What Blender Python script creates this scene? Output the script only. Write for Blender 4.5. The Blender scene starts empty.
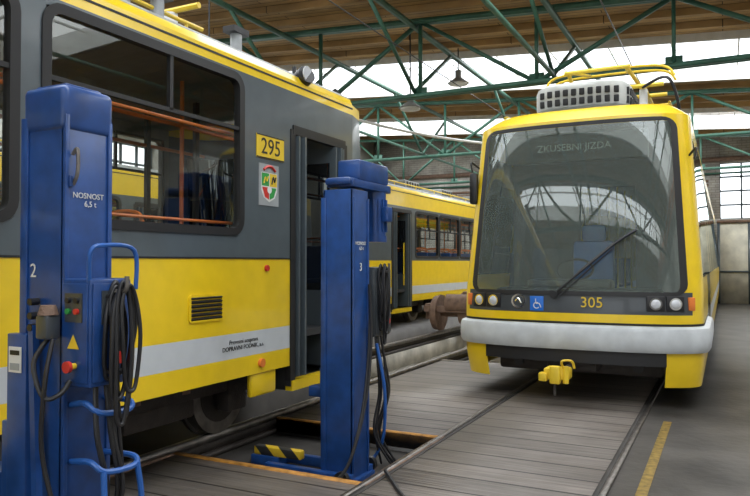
import bpy, bmesh, math, random
from mathutils import Vector, Matrix, Euler
random.seed(4)
S=bpy.context.scene
try:
    S.view_settings.view_transform='Standard'
    S.view_settings.exposure=0.36
except Exception as e: print(e)

# ---------------------------------------------------------------- materials
def mat(name,col,rough=0.5,metal=0.0,var=0.12,scale=6.0,bump=0.0,dirt=0.0,coat=0.0):
    m=bpy.data.materials.new(name); m.use_nodes=True
    nt=m.node_tree; b=nt.nodes['Principled BSDF']
    b.inputs['Roughness'].default_value=rough; b.inputs['Metallic'].default_value=metal
    if coat: b.inputs['Coat Weight'].default_value=coat; b.inputs['Coat Roughness'].default_value=0.08
    tc=nt.nodes.new('ShaderNodeTexCoord')
    n=nt.nodes.new('ShaderNodeTexNoise'); n.inputs['Scale'].default_value=scale; n.inputs['Detail'].default_value=6
    nt.links.new(tc.outputs['Object'],n.inputs['Vector'])
    r=nt.nodes.new('ShaderNodeValToRGB')
    c=Vector(col)
    d=c*(1-var-dirt); l=c*(1+var*0.6)
    r.color_ramp.elements[0].position=0.3; r.color_ramp.elements[1].position=0.7
    r.color_ramp.elements[0].color=(d[0],d[1],d[2],1); r.color_ramp.elements[1].color=(min(l[0],1),min(l[1],1),min(l[2],1),1)
    nt.links.new(n.outputs['Fac'],r.inputs['Fac']); nt.links.new(r.outputs['Color'],b.inputs['Base Color'])
    if bump:
        bp=nt.nodes.new('ShaderNodeBump'); bp.inputs['Strength'].default_value=bump; bp.inputs['Distance'].default_value=0.02
        n2=nt.nodes.new('ShaderNodeTexNoise'); n2.inputs['Scale'].default_value=scale*8; n2.inputs['Detail'].default_value=5
        nt.links.new(tc.outputs['Object'],n2.inputs['Vector'])
        nt.links.new(n2.outputs['Fac'],bp.inputs['Height']); nt.links.new(bp.outputs['Normal'],b.inputs['Normal'])
    return m

def brickmat(name,c1,c2,cm,bw,rh,mortar,rough=0.7,bump=0.3,offset=0.5,vertical=None,grain=(3,40,3),stain=0.5,blot=0.62):
    m=bpy.data.materials.new(name); m.use_nodes=True
    nt=m.node_tree; b=nt.nodes['Principled BSDF']; b.inputs['Roughness'].default_value=rough
    tc=nt.nodes.new('ShaderNodeTexCoord'); mp=nt.nodes.new('ShaderNodeMapping')
    if vertical=='Y': mp.inputs['Rotation'].default_value=(math.radians(90),0,0)
    nt.links.new(tc.outputs['Object'],mp.inputs['Vector'])
    br=nt.nodes.new('ShaderNodeTexBrick'); br.inputs['Scale'].default_value=1
    br.offset=offset
    br.inputs['Color1'].default_value=(*c1,1); br.inputs['Color2'].default_value=(*c2,1); br.inputs['Mortar'].default_value=(*cm,1)
    br.inputs['Brick Width'].default_value=bw; br.inputs['Row Height'].default_value=rh; br.inputs['Mortar Size'].default_value=mortar
    br.inputs['Mortar Smooth'].default_value=0.2
    nt.links.new(mp.outputs['Vector'],br.inputs['Vector'])
    n=nt.nodes.new('ShaderNodeTexNoise'); n.inputs['Scale'].default_value=1.0; n.inputs['Detail'].default_value=8
    mp2=nt.nodes.new('ShaderNodeMapping'); mp2.inputs['Scale'].default_value=grain
    nt.links.new(tc.outputs['Object'],mp2.inputs['Vector']); nt.links.new(mp2.outputs['Vector'],n.inputs['Vector'])
    r=nt.nodes.new('ShaderNodeValToRGB'); r.color_ramp.elements[0].position=0.3; r.color_ramp.elements[1].position=0.7
    r.color_ramp.elements[0].color=(1-stain,1-stain,1-stain,1); r.color_ramp.elements[1].color=(1,1,1,1)
    nt.links.new(n.outputs['Fac'],r.inputs['Fac'])
    n3=nt.nodes.new('ShaderNodeTexNoise'); n3.inputs['Scale'].default_value=0.9; n3.inputs['Detail'].default_value=7
    nt.links.new(tc.outputs['Object'],n3.inputs['Vector'])
    r3=nt.nodes.new('ShaderNodeValToRGB'); r3.color_ramp.elements[0].position=0.35; r3.color_ramp.elements[1].position=0.65
    r3.color_ramp.elements[0].color=(blot,blot*0.97,blot*0.94,1); r3.color_ramp.elements[1].color=(1,1,1,1)
    nt.links.new(n3.outputs['Fac'],r3.inputs['Fac'])
    mx=nt.nodes.new('ShaderNodeMixRGB'); mx.blend_type='MULTIPLY'; mx.inputs[0].default_value=1
    nt.links.new(br.outputs['Color'],mx.inputs[1]); nt.links.new(r.outputs['Color'],mx.inputs[2])
    mx2=nt.nodes.new('ShaderNodeMixRGB'); mx2.blend_type='MULTIPLY'; mx2.inputs[0].default_value=1
    nt.links.new(mx.outputs[0],mx2.inputs[1]); nt.links.new(r3.outputs['Color'],mx2.inputs[2])
    nt.links.new(mx2.outputs[0],b.inputs['Base Color'])
    bp=nt.nodes.new('ShaderNodeBump'); bp.inputs['Strength'].default_value=bump; bp.inputs['Distance'].default_value=0.02
    nt.links.new(n.outputs['Fac'],bp.inputs['Height']); nt.links.new(bp.outputs['Normal'],b.inputs['Normal'])
    return m

def glassmat(name,tint,r0=0.06,rough=0.0,opaque=None,haze=0.0,hazecol=(0.4,0.45,0.42)):
    m=bpy.data.materials.new(name); m.use_nodes=True; nt=m.node_tree; nt.nodes.clear()
    o=nt.nodes.new('ShaderNodeOutputMaterial'); mx=nt.nodes.new('ShaderNodeMixShader')
    if opaque: 
        t=nt.nodes.new('ShaderNodeBsdfDiffuse'); t.inputs['Color'].default_value=(*opaque,1)
    else:
        t=nt.nodes.new('ShaderNodeBsdfTransparent'); t.inputs['Color'].default_value=(*tint,1)
    if haze:
        dd=nt.nodes.new('ShaderNodeBsdfDiffuse'); dd.inputs['Color'].default_value=(*hazecol,1)
        h=nt.nodes.new('ShaderNodeMixShader'); h.inputs[0].default_value=haze
        nt.links.new(t.outputs[0],h.inputs[1]); nt.links.new(dd.outputs[0],h.inputs[2]); t=h
    g=nt.nodes.new('ShaderNodeBsdfGlossy'); g.inputs['Roughness'].default_value=rough; g.inputs['Color'].default_value=(0.95,1,0.98,1)
    f=nt.nodes.new('ShaderNodeLayerWeight'); f.inputs['Blend'].default_value=0.5
    pw=nt.nodes.new('ShaderNodeMath'); pw.operation='POWER'; pw.inputs[1].default_value=5
    a=nt.nodes.new('ShaderNodeMath'); a.operation='MULTIPLY_ADD'; a.inputs[1].default_value=1-r0; a.inputs[2].default_value=r0; a.use_clamp=True
    nt.links.new(f.outputs['Facing'],pw.inputs[0]); nt.links.new(pw.outputs[0],a.inputs[0]); nt.links.new(a.outputs[0],mx.inputs[0])
    nt.links.new(t.outputs[0],mx.inputs[1]); nt.links.new(g.outputs[0],mx.inputs[2]); nt.links.new(mx.outputs[0],o.inputs[0])
    return m

YEL=mat('tram_yellow_paint',(0.84,0.58,0.012),0.3,var=0.06,coat=0.4)
GRY=mat('tram_grey_paint',(0.080,0.100,0.112),0.32,var=0.1,coat=0.3)
DGR=mat('dark_grey_panel',(0.05,0.058,0.065),0.35,var=0.1,coat=0.3)
WHT=mat('tram_white_paint',(0.55,0.58,0.60),0.35,var=0.06)
BMP=mat('bumper_white',(0.55,0.58,0.60),0.4,var=0.08,dirt=0.12)
RUB=mat('black_rubber',(0.012,0.012,0.013),0.5)
ROOFG=mat('tram_roof_grey',(0.28,0.29,0.28),0.6,dirt=0.2)
INT=mat('interior_lining',(0.24,0.24,0.21),0.6)
INTD=mat('interior_dark',(0.03,0.032,0.035),0.6)
SEAT=mat('seat_blue',(0.02,0.09,0.30),0.5)
ORG=mat('pipe_rail_orange',(0.75,0.20,0.04),0.35)
ORGP=mat('edge_orange_paint',(0.55,0.25,0.04),0.6,dirt=0.45,scale=12,bump=0.2)
BLU=mat('jack_blue_paint',(0.012,0.060,0.23),0.36,var=0.18,dirt=0.15,scale=9,coat=0.2)
BLUL=mat('jack_handle_blue',(0.02,0.10,0.36),0.35)
BLK=mat('black_plastic',(0.015,0.015,0.017),0.42)
STL=mat('worn_steel',(0.24,0.22,0.20),0.42,metal=0.8,dirt=0.3,scale=10,bump=0.2)
IRN=mat('dirty_iron',(0.040,0.032,0.027),0.65,dirt=0.3,scale=10,bump=0.3)
RST=mat('rusty_iron',(0.21,0.13,0.09),0.7,dirt=0.3,scale=10,bump=0.4)
GRN=mat('green_steel_paint',(0.040,0.125,0.085),0.5,dirt=0.2)
CON=mat('concrete_light',(0.60,0.57,0.50),0.8,dirt=0.3,scale=2.5,bump=0.3)
CONF=mat('concrete_floor_dark',(0.13,0.12,0.108),0.5,dirt=0.35,scale=1.6,bump=0.25)
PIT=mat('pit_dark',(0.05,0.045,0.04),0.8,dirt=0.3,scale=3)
LINE=mat('floor_line_yellow',(0.40,0.26,0.05),0.6,dirt=0.55,scale=22,bump=0.2)
RED=mat('red_plastic',(0.55,0.03,0.02),0.4)
WST=mat('white_sticker',(0.7,0.7,0.68),0.5)
SIGNY=mat('sign_yellow',(0.75,0.52,0.03),0.4)
PNEL=mat('panel_cool_grey',(0.32,0.34,0.35),0.45)
ACG=mat('air_conditioner_grey',(0.50,0.51,0.48),0.5,dirt=0.15)
DISP=mat('display_dim_letters',(0.22,0.25,0.21),0.5)
SIGNB=mat('sign_blue',(0.02,0.16,0.62),0.4)
CHR=mat('lamp_reflector',(0.8,0.8,0.8),0.12,metal=1.0)
LGL=mat('lamp_lens',(0.60,0.62,0.65),0.05)
PLAS=mat('wall_plaster_white',(0.58,0.57,0.52),0.8,dirt=0.3,scale=1.2,bump=0.2)
FRW=mat('window_frame_white',(0.72,0.72,0.69),0.6)
GATE=mat('gate_cream',(0.80,0.76,0.62),0.7,dirt=0.2,scale=3)
PLANK=brickmat('floor_timber_planks',(0.29,0.255,0.225),(0.205,0.18,0.158),(0.018,0.015,0.013),60.0,0.30,0.010,0.5,bump=0.45,offset=0,grain=(1.6,38,2.5),stain=0.46,blot=0.62)
WOOD=brickmat('roof_boards',(0.66,0.42,0.18),(0.50,0.31,0.13),(0.08,0.05,0.025),4.0,0.16,0.01,0.7,bump=0.3,grain=(1.5,30,2),stain=0.4)
BRICK=brickmat('brick_wall_painted',(0.70,0.68,0.62),(0.60,0.57,0.51),(0.42,0.37,0.32),0.28,0.09,0.01,0.8,vertical='Y',grain=(2,2,2),stain=0.35)
GLS=glassmat('tram_window_glass',(0.86,0.88,0.86),0.08)
WSG=glassmat('windscreen_glass',(0.80,0.86,0.82),0.07,rough=0.012,haze=0.17,hazecol=(0.42,0.50,0.46))  # green-grey diffuse haze imitates the pale reflection on the windscreen
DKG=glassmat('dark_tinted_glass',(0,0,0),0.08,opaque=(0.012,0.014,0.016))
def striped():
    m=bpy.data.materials.new('hazard_stripes'); m.use_nodes=True; nt=m.node_tree; b=nt.nodes['Principled BSDF']; b.inputs['Roughness'].default_value=0.5
    tc=nt.nodes.new('ShaderNodeTexCoord'); w=nt.nodes.new('ShaderNodeTexWave'); w.wave_type='BANDS'; w.bands_direction='DIAGONAL'; w.inputs['Scale'].default_value=2.6
    r=nt.nodes.new('ShaderNodeValToRGB'); r.color_ramp.interpolation='CONSTANT'; r.color_ramp.elements[0].color=(0.02,0.02,0.02,1); r.color_ramp.elements[1].position=0.5; r.color_ramp.elements[1].color=(0.6,0.4,0.02,1)
    nt.links.new(tc.outputs['Object'],w.inputs['Vector']); nt.links.new(w.outputs['Fac'],r.inputs['Fac']); nt.links.new(r.outputs['Color'],b.inputs['Base Color'])
    return m
HAZ=striped()
CG=mat('crest_green',(0.03,0.30,0.06),0.4)

# ---------------------------------------------------------------- builder
class B:
    def __init__(s,name):
        s.name=name; s.bm=bmesh.new(); s.mats=[]
    def mi(s,m):
        if m not in s.mats: s.mats.append(m)
        return s.mats.index(m)
    def face(s,pts,m):
        vs=[s.bm.verts.new(p) for p in pts]
        try:
            f=s.bm.faces.new(vs); f.material_index=s.mi(m); return f
        except Exception: return None
    def box(s,c,sz,m,R=None,bevel=0.0,seg=2):
        hx,hy,hz=sz[0]/2,sz[1]/2,sz[2]/2
        c=Vector(c); vs=[]
        for x in(-hx,hx):
            for y in(-hy,hy):
                for z in(-hz,hz):
                    v=Vector((x,y,z))
                    if R: v=R@v
                    vs.append(s.bm.verts.new(c+v))
        q=[(0,1,3,2),(4,6,7,5),(0,4,5,1),(2,3,7,6),(0,2,6,4),(1,5,7,3)]
        fs=[]
        i=s.mi(m)
        for a in q:
            f=s.bm.faces.new([vs[k] for k in a]); f.material_index=i; fs.append(f)
        if bevel>0:
            es=list({e for f in fs for e in f.edges})
            bevel=min(bevel,min(sz)*0.45)
            bmesh.ops.bevel(s.bm,geom=es,offset=bevel,segments=seg,profile=0.5,affect='EDGES',material=i)
    def box2(s,x0,x1,y0,y1,z0,z1,m,bevel=0.0):
        s.box(((x0+x1)/2,(y0+y1)/2,(z0+z1)/2),(abs(x1-x0),abs(y1-y0),abs(z1-z0)),m,bevel=bevel)
    def cyl(s,p0,p1,r,m,seg=16,r2=None,caps=True):
        p0=Vector(p0);p1=Vector(p1); d=(p1-p0)
        if d.length<1e-6: return
        d.normalize(); a=Vector((0,0,1)) if abs(d.z)<0.9 else Vector((1,0,0))
        u=d.cross(a).normalized(); w=d.cross(u); r2=r if r2 is None else r2
        A=[];Bv=[]
        off=math.pi/4 if seg==4 else 0
        for i in range(seg):
            t=2*math.pi*i/seg+off; dd=u*math.cos(t)+w*math.sin(t)
            A.append(s.bm.verts.new(p0+dd*r)); Bv.append(s.bm.verts.new(p1+dd*r2))
        k=s.mi(m)
        for i in range(seg):
            j=(i+1)%seg; f=s.bm.faces.new([A[i],A[j],Bv[j],Bv[i]]); f.material_index=k
        if caps:
            f=s.bm.faces.new(A[::-1]); f.material_index=k
            f=s.bm.faces.new(Bv); f.material_index=k
    def beam(s,p0,p1,w,m): s.cyl(p0,p1,w*0.707,m,seg=4)
    def tube(s,pts,r,m,seg=8,smooth=True,closed=False):
        P=[Vector(p) for p in pts]
        if smooth and len(P)>2:
            Q=[];n=len(P)
            rng=n if closed else n-1
            for i in range(rng):
                p0=P[(i-1)%n] if (closed or i>0) else P[0]
                p1=P[i]; p2=P[(i+1)%n]
                p3=P[(i+2)%n] if (closed or i+2<n) else P[-1]
                for k in range(6):
                    t=k/6
                    Q.append(0.5*((2*p1)+(-p0+p2)*t+(2*p0-5*p1+4*p2-p3)*t*t+(-p0+3*p1-3*p2+p3)*t**3))
            if not closed: Q.append(P[-1])
            P=Q
        n=len(P); rings=[]
        up=Vector((0.3,0.2,1)).normalized()
        for i in range(n):
            if closed: d=P[(i+1)%n]-P[i-1]
            else: d=P[min(i+1,n-1)]-P[max(i-1,0)]
            if d.length<1e-7: d=Vector((0,0,1))
            d.normalize()
            u=up-d*up.dot(d)
            if u.length<1e-3: u=Vector((1,0,0))-d*d.x
            u.normalize(); up=u; w=d.cross(u)
            rings.append([s.bm.verts.new(P[i]+u*(r*math.cos(2*math.pi*k/seg))+w*(r*math.sin(2*math.pi*k/seg))) for k in range(seg)])
        ki=s.mi(m)
        for i in range(n if closed else n-1):
            a=rings[i];b=rings[(i+1)%n]
            sh=0
            if closed and i==n-1:
                sh=min(range(seg),key=lambda q:(a[0].co-b[q].co).length)
            for k in range(seg):
                l=(k+1)%seg; f=s.bm.faces.new([a[k],a[l],b[(l+sh)%seg],b[(k+sh)%seg]]); f.material_index=ki
        if not closed:
            for rr_ in(rings[0],rings[-1]):
                f=s.bm.faces.new(rr_); f.material_index=ki
    def prism(s,pts,vec,m):
        v=Vector(vec); a=[Vector(p) for p in pts]; b=[p+v for p in a]; n=len(a)
        s.face(a,m); s.face(b[::-1],m)
        for i in range(n):
            j=(i+1)%n; s.face([a[i],b[i],b[j],a[j]],m)
    def ringx(s,x0,x1,cy,cz,w,h,r,t,m):
        o=rr(cy,cz,w,h,r); q=rr(cy,cz,w-2*t,h-2*t,max(r-t,0.01)); n=len(o)
        for i in range(n):
            j=(i+1)%n
            s.face([(x1,*o[i]),(x1,*o[j]),(x1,*q[j]),(x1,*q[i])],m)
            s.face([(x0,*o[i]),(x0,*o[j]),(x1,*o[j]),(x1,*o[i])],m)
            s.face([(x0,*q[i]),(x0,*q[j]),(x1,*q[j]),(x1,*q[i])],m)
    def done(s,merge=True,parent=None,recalc=True):
        if merge: bmesh.ops.remove_doubles(s.bm,verts=s.bm.verts,dist=0.0003)
        if recalc: bmesh.ops.recalc_face_normals(s.bm,faces=s.bm.faces)
        for e in s.bm.edges:
            if len(e.link_faces)==2:
                e.smooth = e.calc_face_angle(0)<math.radians(35)
        me=bpy.data.meshes.new(s.name); s.bm.to_mesh(me); s.bm.free()
        for m in s.mats: me.materials.append(m)
        for p in me.polygons: p.use_smooth=True
        o=bpy.data.objects.new(s.name,me); S.collection.objects.link(o)
        if parent: o.parent=parent
        return o
def rr(cy,cz,w,h,r,n=5):
    pts=[]
    for (sx,sz,a0) in ((1,1,0),(-1,1,90),(-1,-1,180),(1,-1,270)):
        for k in range(n+1):
            a=math.radians(a0+90*k/n)
            pts.append((cy+sx*(w/2-r)+r*math.cos(a), cz+sz*(h/2-r)+r*math.sin(a)))
    return pts
def text(name,st,loc,size,m,face,parent,extra=0.0,align='CENTER'):
    cu=bpy.data.curves.new(name,'FONT'); cu.body=st; cu.size=size; cu.align_x=align; cu.align_y='CENTER'; cu.extrude=0.001; cu.resolution_u=3
    tmp=bpy.data.objects.new('tmp',cu); S.collection.objects.link(tmp)
    bpy.context.view_layer.update()
    me=bpy.data.meshes.new_from_object(tmp.evaluated_get(bpy.context.evaluated_depsgraph_get()))
    bpy.data.objects.remove(tmp); me.materials.clear(); me.materials.append(m)
    o=bpy.data.objects.new(name,me); S.collection.objects.link(o)
    rot={'X':(90,0,90),'-Y':(90,0,0)}[face]
    o.rotation_euler=[math.radians(a) for a in rot]
    o.location=loc; o.parent=parent
    return o

# ---------------------------------------------------------------- hall shell
X0,X1,Y0,Y1=-14.0,6.0,-9.0,27.5
def zc(x): return 6.3-0.065*(x+5)
b=B('floor')
T=1.5
def fl(x0,x1,y0,y1,m,top=0.0): b.box2(x0,x1,y0,y1,-T,top,m)
fl(-3.78,-2.14,Y0,4.08,PLANK); fl(-3.78,-2.14,5.40,9.7,PLANK)
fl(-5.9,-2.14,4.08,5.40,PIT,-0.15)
fl(-2.14,-0.70,Y0,Y1,PLANK); fl(-0.70,X1,Y0,Y1,CONF)
fl(X0,-5.40,Y0,4.08,CONF); fl(X0,-5.9,4.08,5.40,CONF); fl(X0,-5.40,5.40,9.7,CONF); fl(X0,-6.2,9.7,Y1,CONF)
for (ya,yb) in((Y0,4.08),(5.4,9.7)):
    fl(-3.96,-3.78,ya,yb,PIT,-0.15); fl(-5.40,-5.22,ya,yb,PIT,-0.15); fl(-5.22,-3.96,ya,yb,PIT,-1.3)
fl(-6.2,-2.14,9.7,Y1,CON,-0.75)
b.done(merge=False)
b=B('trim_pit_edge')
b.box2(-3.78,-2.14,4.03,4.08,-0.12,0.010,ORGP); b.box2(-3.78,-2.14,5.40,5.44,-0.12,0.010,ORGP); b.box2(-2.17,-2.11,4.03,5.44,-0.02,0.009,RST)
b.box2(-3.78,-2.14,9.62,9.7,-0.15,0.012,STL)
b.box2(-3.80,-3.75,Y0,4.02,-0.1,0.01,RST)
b.done(merge=False)
b=B('trim_floor_line'); b.box2(-0.52,-0.45,Y0,6.9,0.0,0.003,LINE); b.done()
b=B('tram_track')
for x in(-2.14,-0.70):
    b.box2(x-0.02,x+0.02,Y0+0.02,Y1-0.02,0.0,0.012,STL)
    s=1 if x<-1.4 else -1
    b.box2(x+s*0.02,x+s*0.06,Y0+0.02,Y1-0.02,0.0,0.004,PIT)
b.done(merge=False)
b=B('tram_track')
for x in(-3.87,-5.31):
    b.box2(x-0.035,x+0.035,Y0+0.02,Y1-0.02,-0.03,0.03,STL); b.box2(x-0.012,x+0.012,Y0+0.02,Y1-0.02,-0.12,-0.02,IRN); b.box2(x-0.07,x+0.07,Y0+0.02,Y1-0.02,-0.15,-0.11,IRN)
    b.box2(x-0.13,x+0.13,9.7,Y1-0.02,-0.42,-0.15,CON)
    y=10.5
    while y<Y1-0.2: b.box2(x-0.12,x+0.12,y-0.12,y+0.12,-0.75,-0.42,CON); y+=2.0
b.done(merge=False)

# ceiling with skylight openings
b=B('ceiling')
sky=[(-5.5,-2.5),(0.6,3.6),(6.5,9.3),(15.0,18.4),(22.3,25.2)]
ys=[Y0]+[v for s in sky for v in s]+[Y1]
for i in range(0,len(ys),2):
    ya,yb=ys[i],ys[i+1]
    b.prism([(X0,ya,zc(X0)),(X1,ya,zc(X1)),(X1,ya,zc(X1)+0.12),(X0,ya,zc(X0)+0.12)],(0,yb-ya,0),WOOD)
    y=ya+0.15
    while y<yb:
        b.prism([(X0,y,zc(X0)-0.13),(X1,y,zc(X1)-0.13),(X1,y,zc(X1)),(X0,y,zc(X0))],(0,0.07,0),WOOD); y+=0.8
b.done(merge=False)
n=0
for (ya,yb) in sky:
    n+=1
    b=B('window_%d'%n)
    for y in(ya,yb-0.06):
        b.prism([(X0,y,zc(X0)-0.16),(X1,y,zc(X1)-0.16),(X1,y,zc(X1)+0.3),(X0,y,zc(X0)+0.3)],(0,0.06,0),FRW)
    x=X0
    while x<=X1:
        b.box2(x-0.018,x+0.018,ya,yb,zc(x)+0.16,zc(x)+0.20,FRW); x+=1.3
    b.prism([(X0,(ya+yb)/2,zc(X0)+0.16),(X1,(ya+yb)/2,zc(X1)+0.16),(X1,(ya+yb)/2,zc(X1)+0.2),(X0,(ya+yb)/2,zc(X0)+0.2)],(0,0.04,0),FRW)
    b.done(merge=False)
    ld=bpy.data.lights.new('skylight_daylight','AREA'); ld.shape='RECTANGLE'; ld.size=X1-X0; ld.size_y=yb-ya-0.1
    ld.energy={1:440,2:500,3:480,4:680,5:640}[n]; ld.color=(0.96,0.98,1.0)
    lo=bpy.data.objects.new('skylight_daylight',ld); S.collection.objects.link(lo)
    lo.location=((X0+X1)/2,(ya+yb)/2,zc((X0+X1)/2)+0.28); lo.rotation_euler=(0,math.atan(0.065),0)

# walls
def wall_y(name,y,th,m,opens):
    w=B(name); xs=sorted({X0,X1}|{o[0] for o in opens}|{o[1] for o in opens}); zs=sorted({-1.5,7.2}|{o[2] for o in opens}|{o[3] for o in opens})
    for i in range(len(xs)-1):
        for j in range(len(zs)-1):
            cx=(xs[i]+xs[i+1])/2; cz=(zs[j]+zs[j+1])/2
            if any(o[0]<cx<o[1] and o[2]<cz<o[3] for o in opens): continue
            w.box2(xs[i],xs[i+1],y,y+th,zs[j],zs[j+1],m)
    w.done(merge=False)
def wall_x(name,x,th,m,opens):
    w=B(name); xs=sorted({Y0,Y1}|{o[0] for o in opens}|{o[1] for o in opens}); zs=sorted({-1.5,7.2}|{o[2] for o in opens}|{o[3] for o in opens})
    for i in range(len(xs)-1):
        for j in range(len(zs)-1):
            cx=(xs[i]+xs[i+1])/2; cz=(zs[j]+zs[j+1])/2
            if any(o[0]<cx<o[1] and o[2]<cz<o[3] for o in opens): continue
            w.box2(x,x+th,xs[i],xs[i+1],zs[j],zs[j+1],m)
    w.done(merge=False)
far_op=[(-0.15,2.6,3.0,5.0)]
wall_y('wall_far',Y1,0.3,BRICK,far_op)
back_op=[(-12.5,-10,1.5,4.6),(-9,-6.6,1.5,4.6),(-6,-3.2,0,4.3),(-2.9,0.1,0,4.3),(1,3.5,1.5,4.6)]
wall_y('wall_back',Y0-0.3,0.3,PLAS,back_op)
lop=[(y,y+2.2,2.6,4.6) for y in range(-8,26,5)]
wall_x('wall_left',X0-0.3,0.3,PLAS,lop)
rop=[(-8,-5.4,1.8,4.4),(21,23.6,1.8,4.4)]
wall_x('wall_right',X1,0.3,PLAS,rop)
k=10
def winframe(axis,pos,a0,a1,z0,z1,nx=4,nz=4):
    global k; k+=1
    w=B('window_%d'%k)
    for i in range(nx+1):
        a=a0+(a1-a0)*i/nx
        if axis=='Y': w.box2(a-0.03,a+0.03,pos-0.03,pos+0.03,z0,z1,GRY)
        else: w.box2(pos-0.03,pos+0.03,a-0.03,a+0.03,z0,z1,GRY)
    for i in range(nz+1):
        z=z0+(z1-z0)*i/nz
        if axis=='Y': w.box2(a0,a1,pos-0.03,pos+0.03,z-0.03,z+0.03,GRY)
        else: w.box2(pos-0.03,pos+0.03,a0,a1,z-0.03,z+0.03,GRY)
    w.done(merge=False)
for o in far_op: winframe('Y',Y1+0.1,*o)
for o in back_op:
    if o[2]>0: winframe('Y',Y0-0.15,*o)
for o in lop: winframe('X',X0-0.15,*o)
for o in rop: winframe('X',X1+0.15,*o)
b=B('door_1')
b.box2(-0.2,2.7,Y1-0.08,Y1-0.005,0.0,2.85,GATE)
for x in(-0.2,0.76,1.72,2.68): b.box2(x-0.04,x+0.04,Y1-0.13,Y1-0.07,0,2.9,GRY)
b.box2(-0.2,2.7,Y1-0.13,Y1-0.07,1.1,1.16,GRY); b.box2(-0.25,2.75,Y1-0.14,Y1-0.005,2.85,2.95,RST)
b.done(merge=False)
b=B('trim_1'); b.box2(X0+.02,X1-.02,Y1-0.12,Y1,5.05,5.2,RST); b.box2(X0+.02,X1-.02,Y1-0.1,Y1,4.6,4.66,GRN); b.done(merge=False)
b=B('heating_pipes')
for z in(4.2,4.35): b.cyl((X0+0.3,Y1-0.3,z),(-0.5,Y1-0.3,z),0.05,RST,10)
for x in(-10,-7.4,-5,-2.6): b.cyl((x,Y1-0.3,4.35),(x,Y1-0.3,0.3),0.04,RST,8)
b.done()
b=B('heating_pipes')
for z in(5.25,4.95,2.4): b.cyl((X1-0.2,Y0+0.3,z),(X1-0.2,Y1-0.6,z),0.055,ORG,10)
b.done()

# roof trusses
def truss(y,zl=4.6):
    t=B('roof_truss'); w=0.075
    xa,xb=X0+0.05,X1-0.05
    t.beam((xa,y,zl),(xb,y,zl),w,GRN); t.beam((xa,y+0.1,zl),(xb,y+0.1,zl),w,GRN)
    t.beam((xa,y,zc(xa)-0.3),(xb,y,zc(xb)-0.3),w*1.2,GRN); t.beam((xa,y+0.1,zc(xa)-0.3),(xb,y+0.1,zc(xb)-0.3),w,GRN)
    x=X0+0.1; st=2.2; i=0
    while x<X1-0.1:
        t.beam((x,y+0.05,zl),(x,y+0.05,zc(x)-0.3),w*0.8,GRN)
        if x+st<X1:
            a,c=(x,x+st) if i%2 else (x+st,x)
            t.beam((a,y+0.05,zl),(c,y+0.05,zc(c)-0.3),w*0.9,GRN)
        t.box((x,y+0.05,zl+0.06),(0.26,0.03,0.2),GRN)
        x+=st;i+=1
    t.done(merge=False)
for y in(-1.6,5.2,11.9,18.9,25.6): truss(y)
b=B('roof_bracing')
for x in(-8.0,-2.6,2.5):
    b.beam((x,Y0+.1,4.68),(x,Y1-.2,4.68),0.055,GRN)
for x in(-8.0,-5.2,-2.6,2.5):
    b.beam((x,Y0+.1,zc(x)-0.4),(x,Y1-.2,zc(x)-0.4),0.08,GRN)
    for y in(11.9,18.9):
        for dy in(-2.0,2.0):
            b.beam((x,y,4.68),(x,y+dy,zc(x)-0.4),0.055,GRN)
b.done(merge=False)
b=B('overhead_wire')
for xx in(-1.42,-4.59): b.tube([(xx,Y0+.3,5.0),(xx,5,4.9),(xx,15,4.9),(xx,Y1-.4,5.0)],0.010,BLK,6)
b.tube([(-8.5,10.5,4.9),(-6.2,14,4.35),(-4,17,4.3),(-2,18.8,4.6)],0.03,WST,6)
b.tube([(-9.5,9,5.6),(-7.5,11,4.7),(-6.5,12,4.6)],0.02,WST,6)
b.done()
def lamp(x,y,z):
    l=B('hanging_lamp'); l.cyl((x,y,z+0.25),(x,y,zc(x)-0.14),0.015,BLK,6); l.cyl((x,y,z+0.12),(x,y,z+0.28),0.07,ROOFG,14)
    l.cyl((x,y,z),(x,y,z+0.12),0.24,ROOFG,20,r2=0.08); l.cyl((x,y,z-0.03),(x,y,z),0.2,WST,20); l.done()
lamp(-5.6,12.6,4.55); lamp(-5.2,14.3,5.4); lamp(-8.2,9.6,5.0); lamp(-3.0,20,5.2)

# ---------------------------------------------------------------- bogie
def bogie(b,xc,yc,r=0.34,frame=IRN,wheel=STL,z0=0.03):
    z=z0+r
    for y in(yc-0.85,yc+0.85):
        for sx in(-1,1):
            x=xc+sx*0.72
            b.cyl((x-0.05,y,z),(x+0.05,y,z),r,wheel,28)
            b.cyl((x-sx*0.05,y,z),(x-sx*0.085,y,z),r+0.025,wheel,28)
            b.cyl((x+sx*0.05,y,z),(x+sx*0.055,y,z),r*0.72,frame,24)
            b.cyl((x+sx*0.05,y,z),(x+sx*0.17,y,z),0.10,frame,16)
            b.box((x+sx*0.17,y,z),(0.14,0.24,0.26),frame,bevel=0.02)
        b.cyl((xc-0.72,y,z),(xc+0.72,y,z),0.075,frame,14)
        b.cyl((xc-0.2,y,z),(xc+0.12,y,z),0.22,frame,18)
    for sx in(-1,1):
        x=xc+sx*0.88
        b.box((x,yc,z+0.12),(0.13,2.1,0.16),frame,bevel=0.02)
        b.box((x,yc,z-0.02),(0.12,0.7,0.14),frame,bevel=0.02)
        for y in(yc-0.25,yc+0.25): b.cyl((x,y,z+0.1),(x,y,z+0.34),0.08,RST,12)
    b.box((xc,yc,z+0.16),(1.8,0.35,0.18),frame,bevel=0.02)
    for y in(yc-1.08,yc+1.08): b.box((xc,y,z+0.1),(1.86,0.1,0.12),frame)

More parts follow.
